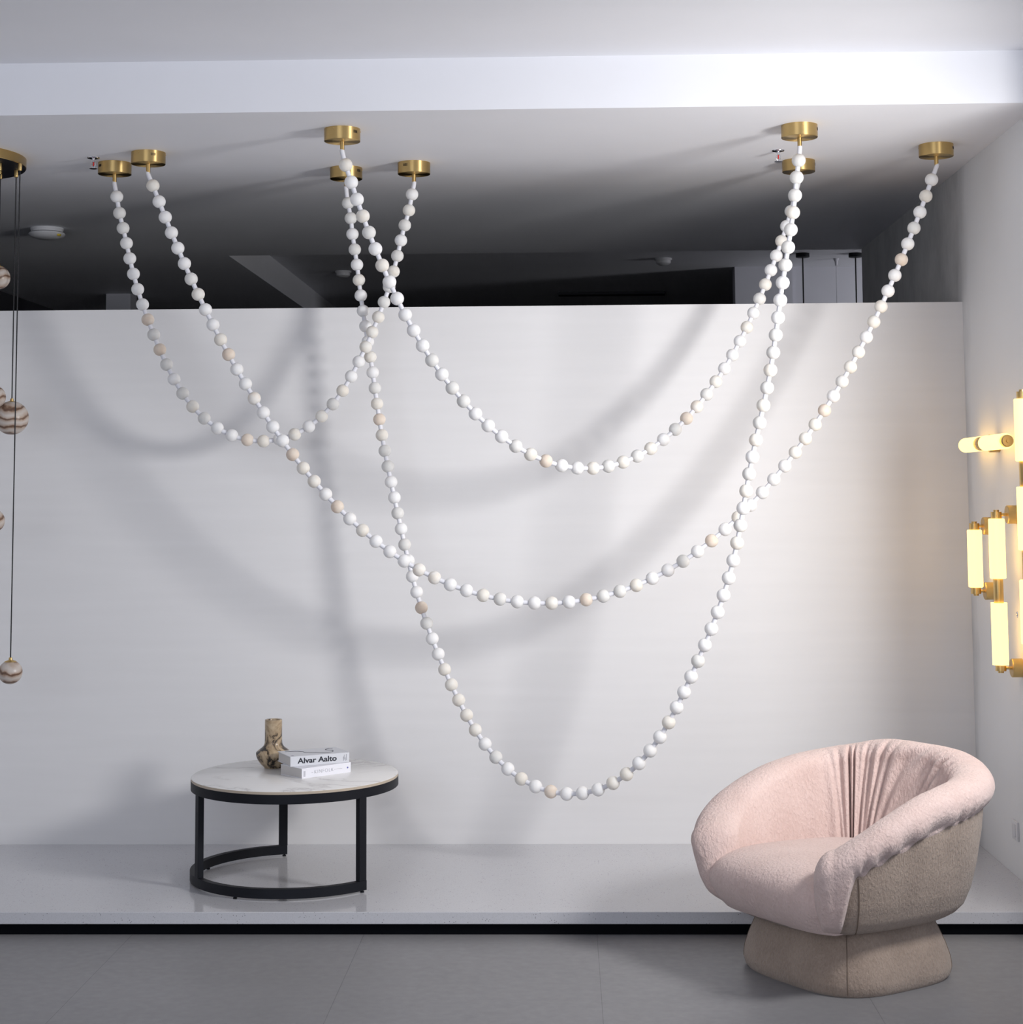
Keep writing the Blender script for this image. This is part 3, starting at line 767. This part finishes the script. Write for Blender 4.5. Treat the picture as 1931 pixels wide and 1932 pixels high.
# books
def text_mesh(txt, size, mat, parent, mw, bold=0.0, sx=1.0, spacing=1.0, name='lettering'):
    cu = bpy.data.curves.new('t', 'FONT')
    cu.body = txt
    cu.size = size
    cu.align_x = 'CENTER'; cu.align_y = 'CENTER'
    cu.extrude = 0.0002
    cu.offset = bold
    cu.space_character = spacing
    o = bpy.data.objects.new('t', cu)
    C.objects.link(o)
    bpy.context.view_layer.update()
    me = bpy.data.meshes.new_from_object(o.evaluated_get(bpy.context.evaluated_depsgraph_get()))
    bpy.data.objects.remove(o, do_unlink=True)
    me.name = name
    me.materials.append(mat)
    me.transform(mw @ Matrix.Diagonal((sx, 1, 1, 1)))
    t = bpy.data.objects.new(name, me)
    C.objects.link(t)
    t.parent = parent
    return t

def book(label, L, D, H, loc, ang, cover, hard):
    """spine along +x at y=0 (facing -y), pages back to y=D"""
    b = thing('book', label, 'book', loc, ang, group='books stacked on the coffee table')
    bm = bmesh.new()
    c = 0.0022 if hard else 0.0012
    add_box(bm, (0, 0, 0), (L, D, c))
    add_box(bm, (0, 0, H - c), (L, D, H))
    add_box(bm, (0, 0, c), (L, c, H - c))
    obj('cover', bm, cover, b, sm=False)
    e = 0.003 if hard else 0.0006
    obj('page_block', box((e, c, c), (L - e, D - e, H - c)), M['paper'], b, sm=False)
    return b
SP = Matrix.Rotation(PI / 2, 4, 'X')        # text plane -> xz facing -y
LK, HK = 0.215, 0.0355
kf = Vector((-0.958, 6.194, zt))
b = book('white book lying on the marble table, lower one of the stack, thin grey spine lettering', LK, 0.138, HK, kf, math.atan2(0.145, 0.157), M['white_cover'], False)
text_mesh('KINFOLK', 0.0185, M['grey_ink'], b, Matrix.Translation((LK * 0.445, -0.0003, HK * 0.50)) @ SP, -0.0004, 0.95, 1.25)
bm = bmesh.new()
add_box(bm, (LK * 0.195, -0.0005, HK * 0.47), (LK * 0.225, 0.0002, HK * 0.50))
add_box(bm, (LK * 0.65, -0.0005, HK * 0.49), (LK * 0.82, 0.0002, HK * 0.51))
for k in range(3):
    add_box(bm, (LK * (0.035 + 0.014 * k), -0.0005, HK * 0.15), (LK * (0.04 + 0.014 * k), 0.0002, HK * 0.72))
obj('spine_lines', bm, M['grey_ink'], b, sm=False)
obj('spine_mark', lathe(cyl_prof(0.0032, -0.0003, 0.0005), 20, Matrix.Translation((LK * 0.935, 0, HK * 0.5)) @ SP), M['blue_ink'], b)
LA, HA = 0.226, 0.0355
af = Vector((-1.006, 6.233, zt + HK + 0.0005))
b = book('pale grey book with bold black title on its spine, top one of the stack', LA, 0.150, HA, af, math.atan2(0.105, 0.202), M['grey_cover'], True)
text_mesh('Alvar Aalto', 0.0265, M['ink'], b, Matrix.Translation((LA * 0.455, -0.0003, HA * 0.5)) @ SP, 0.0007, 1.22, 1.0)
bm = bmesh.new()
for k, (z0, z1) in enumerate(((0.18, 0.62), (0.30, 0.80), (0.18, 0.52), (0.22, 0.84))):
    add_box(bm, (LA * (0.895 + 0.017 * k), -0.0005, HA * z0), (LA * (0.903 + 0.017 * k), 0.0002, HA * z1))
add_box(bm, (LA * 0.05, 0.018, HA - 0.0002), (LA * 0.09, 0.03, HA + 0.0003))
obj('spine_lines', bm, M['grey_ink'], b, sm=False)
wl = [(0.02, 0.125), (0.06, 0.118), (0.080, 0.095), (0.078, 0.075), (0.095, 0.06), (0.115, 0.05), (0.14, 0.034), (0.165, 0.036), (0.182, 0.052), (0.186, 0.075), (0.172, 0.09), (0.170, 0.105), (0.185, 0.12), (0.205, 0.125)]
obj('cover_line', tube(spline([(x, y, HA + 0.0002) for x, y in wl], 6), 0.0011, 6), M['ink'], b)
# ------------------------------------------------------------------ armchair
CH = Vector((0.853, 5.40, 0.0))
FA = Vector((-0.825, -0.565, 0))      # forward
SA = Vector((0.565, -0.825, 0))       # towards the near side
chair = thing('armchair', 'round pink fleece tub armchair with taupe outer shell on a taupe plinth base', 'armchair', CH)

def W3(a, b, z):
    return FA * a + SA * b + Vector((0, 0, z))

def spow(c, e):
    return math.copysign(abs(c) ** e, c)

def lerp_tab(tab, z):
    if z <= tab[0][0]:
        return tab[0][1]
    for (z0, r0), (z1, r1) in zip(tab, tab[1:]):
        if z <= z1:
            t = (z - z0) / (z1 - z0)
            return r0 + (r1 - r0) * t
    return tab[-1][1]
RAD = [(0.176, 0.245), (0.182, 0.278), (0.196, 0.304), (0.22, 0.326), (0.27, 0.346), (0.34, 0.362), (0.44, 0.378), (0.55, 0.388), (0.72, 0.392)]
PW = 2.95
XA, XB = 1.0, 0.99           # plan stretch forward / sideways
OFF_A = 0.0
ZB = 0.174                   # underside of the tub

def plan(phi, R):
    c = math.cos(phi)
    return (R * (1.0 + 0.10 * sm(c, 0.1, 0.7)) * spow(c, 2 / PW), R * XB * (1.0 + 0.03 * sm(c, 0.1, 0.7)) * spow(math.sin(phi), 2 / PW))

HT = [(-0.40, 0.660), (-0.375, 0.655), (-0.34, 0.630), (-0.25, 0.613), (-0.13, 0.598), (0.0, 0.576), (0.10, 0.546), (0.20, 0.510), (0.30, 0.462), (0.36, 0.422), (0.42, 0.375)]
def hgt(phi):
    """rim height; phi = 0 front, pi back"""
    a = plan(phi, 0.385)[0]
    return (lerp_tab(HT, a - 0.02) + lerp_tab(HT, a) + lerp_tab(HT, a + 0.02)) / 3

PHI0 = math.radians(45)
def seam(phi):
    d = min(phi, 2 * PI - phi)
    full = hgt(phi) - 0.108
    t = sm(d, PHI0 + math.radians(0.5), PHI0 + math.radians(12))
    return 0.188 + (full - 0.188) * t

# outer shell (taupe)
NP = 220
rows = []
NZ = 26
for k in range(NP):
    phi = 2 * PI * k / NP
    d = min(phi, 2 * PI - phi)
    ztop = 0.192 if d < PHI0 + 0.012 else max(0.192, seam(phi) + 0.02)
    row = [W3(OFF_A, 0, ZB)]
    for i in range(6):
        a, b = plan(phi, 0.235 * (i + 1) / 6)
        row.append(W3(a, b, ZB))
    for i in range(NZ + 1):
        z = 0.176 + (ztop - 0.176) * (i / NZ) ** 1.25
        R = lerp_tab(RAD, z) - 0.004
        a, b = plan(phi, R)
        row.append(W3(a, b, z))
    a, b = plan(phi, lerp_tab(RAD, ztop) - 0.03)
    row.append(W3(a, b, ztop - 0.005))
    rows.append(row)
bm, _ = grid(rows, closed_v=True)
bmesh.ops.remove_doubles(bm, verts=bm.verts, dist=1e-5)
shell = obj('outer_shell', bm, M['tan'], chair)

# upholstered band: arms and back in one roll
rf = random.Random(5)
FOLDS = [(PI + 0.74, 0.022, 0.024), (PI + 0.655, 0.018, 0.020)]
for k, c0 in enumerate((1.02, 0.88, 0.50, 0.36, 0.22, 0.08, -0.08, -0.22, -0.36, -0.50, -0.66)):
    FOLDS.append((PI + c0 + rf.uniform(-0.03, 0.03), rf.uniform(0.028, 0.050), rf.uniform(0.010, 0.018) * (0.5 if abs(c0) > 0.6 else 1)))
TW = 0.122                   # roll thickness

def r_out(phi, z):
    h = hgt(phi)
    zs = seam(phi)
    t = max(0.0, min(1.0, (z - zs) / max(0.02, h - 0.055 - zs)))
    d = min(phi, 2 * PI - phi)
    tip = 1 - sm(d, PHI0 + math.radians(4), PHI0 + math.radians(17))
    k = min(1, (z - zs) / 0.055)
    bul = 0.030 * math.sin(max(0, min(1, k + 0.05)) * PI / 2) - 0.006
    return lerp_tab(RAD, z) + bul

def r_in(phi, z):
    h = hgt(phi)
    slope = max(0, h - 0.055 - z) * (0.10 + 0.22 * max(0, -math.cos(phi)))
    return max(0.15, r_out(phi, h - 0.055) - TW - slope)

def band_section(phi):
    """closed loop (R, z): outer seam, over the roll, down the inside"""
    h = hgt(phi)
    zs = seam(phi)
    pts = []
    n1, n2, n3 = 16, 18, 18
    zt = h - 0.055
    for i in range(n1 + 1):
        z = zs + (zt - zs) * (i / n1)
        pts.append((r_out(phi, z), z))
    ro = pts[-1][0]
    for i in range(1, n2):
        th = PI * i / n2
        pts.append((ro - TW / 2 + TW / 2 * math.cos(th), zt + 0.055 * math.sin(th) ** 0.85))
    for i in range(n3 + 1):
        z = zt + (0.188 - zt) * (i / n3)
        pts.append((r_in(phi, z), z))
    return pts

def section_pts(phi, e=0.0, tang=None):
    sec = band_section(phi)
    nn = len(sec)
    h = hgt(phi)
    out = []
    for i, (R, z) in enumerate(sec):
        u = i / (nn - 1)
        if u > 0.40:          # folds on the inside of the back
            w = sm(u, 0.40, 0.64)
            for c, wd, dp in FOLDS:
                t = sm(u, 0.45, 1.0)
                x = (phi - (c + (PI + 0.66 - c) * 0.50 * t)) / (wd * (1 - 0.45 * t))
                if abs(x) < 3:
                    R += dp * w * math.exp(-x * x)
            R += 0.003 * w * math.sin(phi * 31 + 3 * math.sin(phi * 5)) * sm(-math.cos(phi), 0.0, 0.6)
        if u < 0.36:          # gathers along the outer seam
            v = 1 - u / 0.36
            g = sm(min(phi, 2 * PI - phi), PHI0 + 0.10, PHI0 + 0.26) * (1 - 0.9 * sm(-math.cos(phi), -0.1, 0.5))
            q = math.sin(phi * 44 + 2.2 * math.sin(phi * 7) + 0.8 * u)
            R += 0.014 * g * (abs(q) ** 0.6 * (1 if q > 0 else -1)) * v * sm(u, 0.0, 0.08) * 0.8
            z += 0.004 * g * q * v
        if e > 0:             # rounded arm end
            mid = 0.5 * (r_out(phi, min(z, h - 0.055)) + r_in(phi, min(z, h - 0.055)))
            R = mid + (R - mid) * math.cos(e)
            k = sm(z, 0.30, h)
            z = z - 0.085 * k * (1 - math.cos(e))
        a, b = plan(phi, R)
        if e > 0:
            zz = 1.0 - 0.30 * sm(0.30 - z, 0.0, 0.12)
            a += tang[0] * 0.066 * math.sin(e) * zz
            b += tang[1] * 0.066 * math.sin(e) * zz
        out.append((a, b, z))
    return out

def tangent(phi, sgn):
    a0_, b0_ = plan(phi, 0.33)
    a1_, b1_ = plan(phi + 0.03 * sgn, 0.33)
    v = Vector((a0_ - a1_, b0_ - b1_))
    v.normalize()
    v = (v + Vector((0.9, 0))).normalized()
    return v
NB = 460
NE = 10
rows = []
tg = tangent(PHI0, 1)
for k in range(NE, 0, -1):
    rows.append(section_pts(PHI0, min(k / NE * PI / 2, PI / 2 - 0.02), tg))
for k in range(NB + 1):
    rows.append(section_pts(PHI0 + (2 * PI - 2 * PHI0) * k / NB))
tg = tangent(2 * PI - PHI0, -1)
for k in range(1, NE + 1):
    rows.append(section_pts(2 * PI - PHI0, min(k / NE * PI / 2, PI / 2 - 0.02), tg))
bm, R_ = grid([[W3(*p) for p in row] for row in rows], closed_u=True)
bm.faces.new(R_[0]); bm.faces.new(R_[-1][::-1])
back = obj('back_and_arms', bm, M['pink'], chair)

# seat cushion
prof = [(-0.22, 0.30), (-0.22, 0.340), (-0.18, 0.352), (-0.08, 0.362), (0.08, 0.370), (0.20, 0.371), (0.285, 0.362), (0.342, 0.338), (0.370, 0.300), (0.369, 0.262), (0.352, 0.226), (0.326, 0.198), (0.300, 0.187), (0.20, 0.187)]
pr = spline([(a, 0, z) for a, z in prof], 5)
NS = 40
rows = []
for k in range(NS + 1):
    u = -1 + 2 * k / NS
    row = []
    for p in pr:
        wid = 0.262 - 0.024 * sm(0.34 - p.z, 0, 0.15)
        e = abs(u) ** 7
        z = p.z - (0.030 * e + 0.006 * u * u) * sm(p.z, 0.2, 0.38)
        a = p.x - 0.030 * e * sm(p.x, 0.1, 0.36) - 0.012 * u * u * sm(p.x, 0.1, 0.36)
        row.append(W3(a, u * wid, z))
    rows.append(row)
bm, R_ = grid(rows, closed_u=True)
bm.faces.new(R_[0]); bm.faces.new(R_[-1][::-1])
obj('seat_cushion', bm, M['pink'], chair)

# plinth base
BT = [(0.0, 0.262), (0.004, 0.268), (0.03, 0.274), (0.06, 0.270), (0.10, 0.258), (0.14, 0.242), (0.18, 0.224)]
def bplan(phi, R):
    p = 3.3
    return (R * 0.98 * spow(math.cos(phi), 2 / p), R * 1.03 * spow(math.sin(phi), 2 / p))
rows = []
for k in range(NP):
    phi = 2 * PI * k / NP
    row = []
    for i in range(21):
        z = 0.176 * i / 20
        a, b = bplan(phi, lerp_tab(BT, z))
        row.append(W3(a, b, z))
    rows.append(row)
bm, R_ = grid(rows, closed_v=True)
bm.faces.new([r[-1] for r in R_]); bm.faces.new([r[0] for r in R_][::-1])
base = obj('plinth', bm, M['tan'], chair)
ph = math.radians(46)
for q in (ph, PI - ph, PI + ph, 2 * PI - ph):
    bm = bmesh.new()
    pts = []
    for i in range(1, 20):
        z = 0.176 * i / 20
        a, b = bplan(q, lerp_tab(BT, z) + 0.0002)
        pts.append(W3(a, b, z))
    add_tube(bm, pts, 0.0016, 6)
    obj('seam', bm, M['tan_seam'], base)
# stitched side seam of the shell beside the arm front
for sg in (1, -1):
    bm = bmesh.new()
    pts = []
    q0 = PHI0 + math.radians(12)
    for i in range(24):
        z = 0.184 + (0.40 - 0.184) * i / 23
        phi = q0 + 0.02 * math.sin(i / 23 * PI)
        if z > seam(phi) - 0.004:
            break
        a, b = plan(phi if sg > 0 else 2 * PI - phi, lerp_tab(RAD, z) - 0.0035)
        pts.append(W3(a, b, z))
    if len(pts) > 2:
        add_tube(bm, pts, 0.002, 6)
        obj('seam', bm, M['tan_seam'], shell)
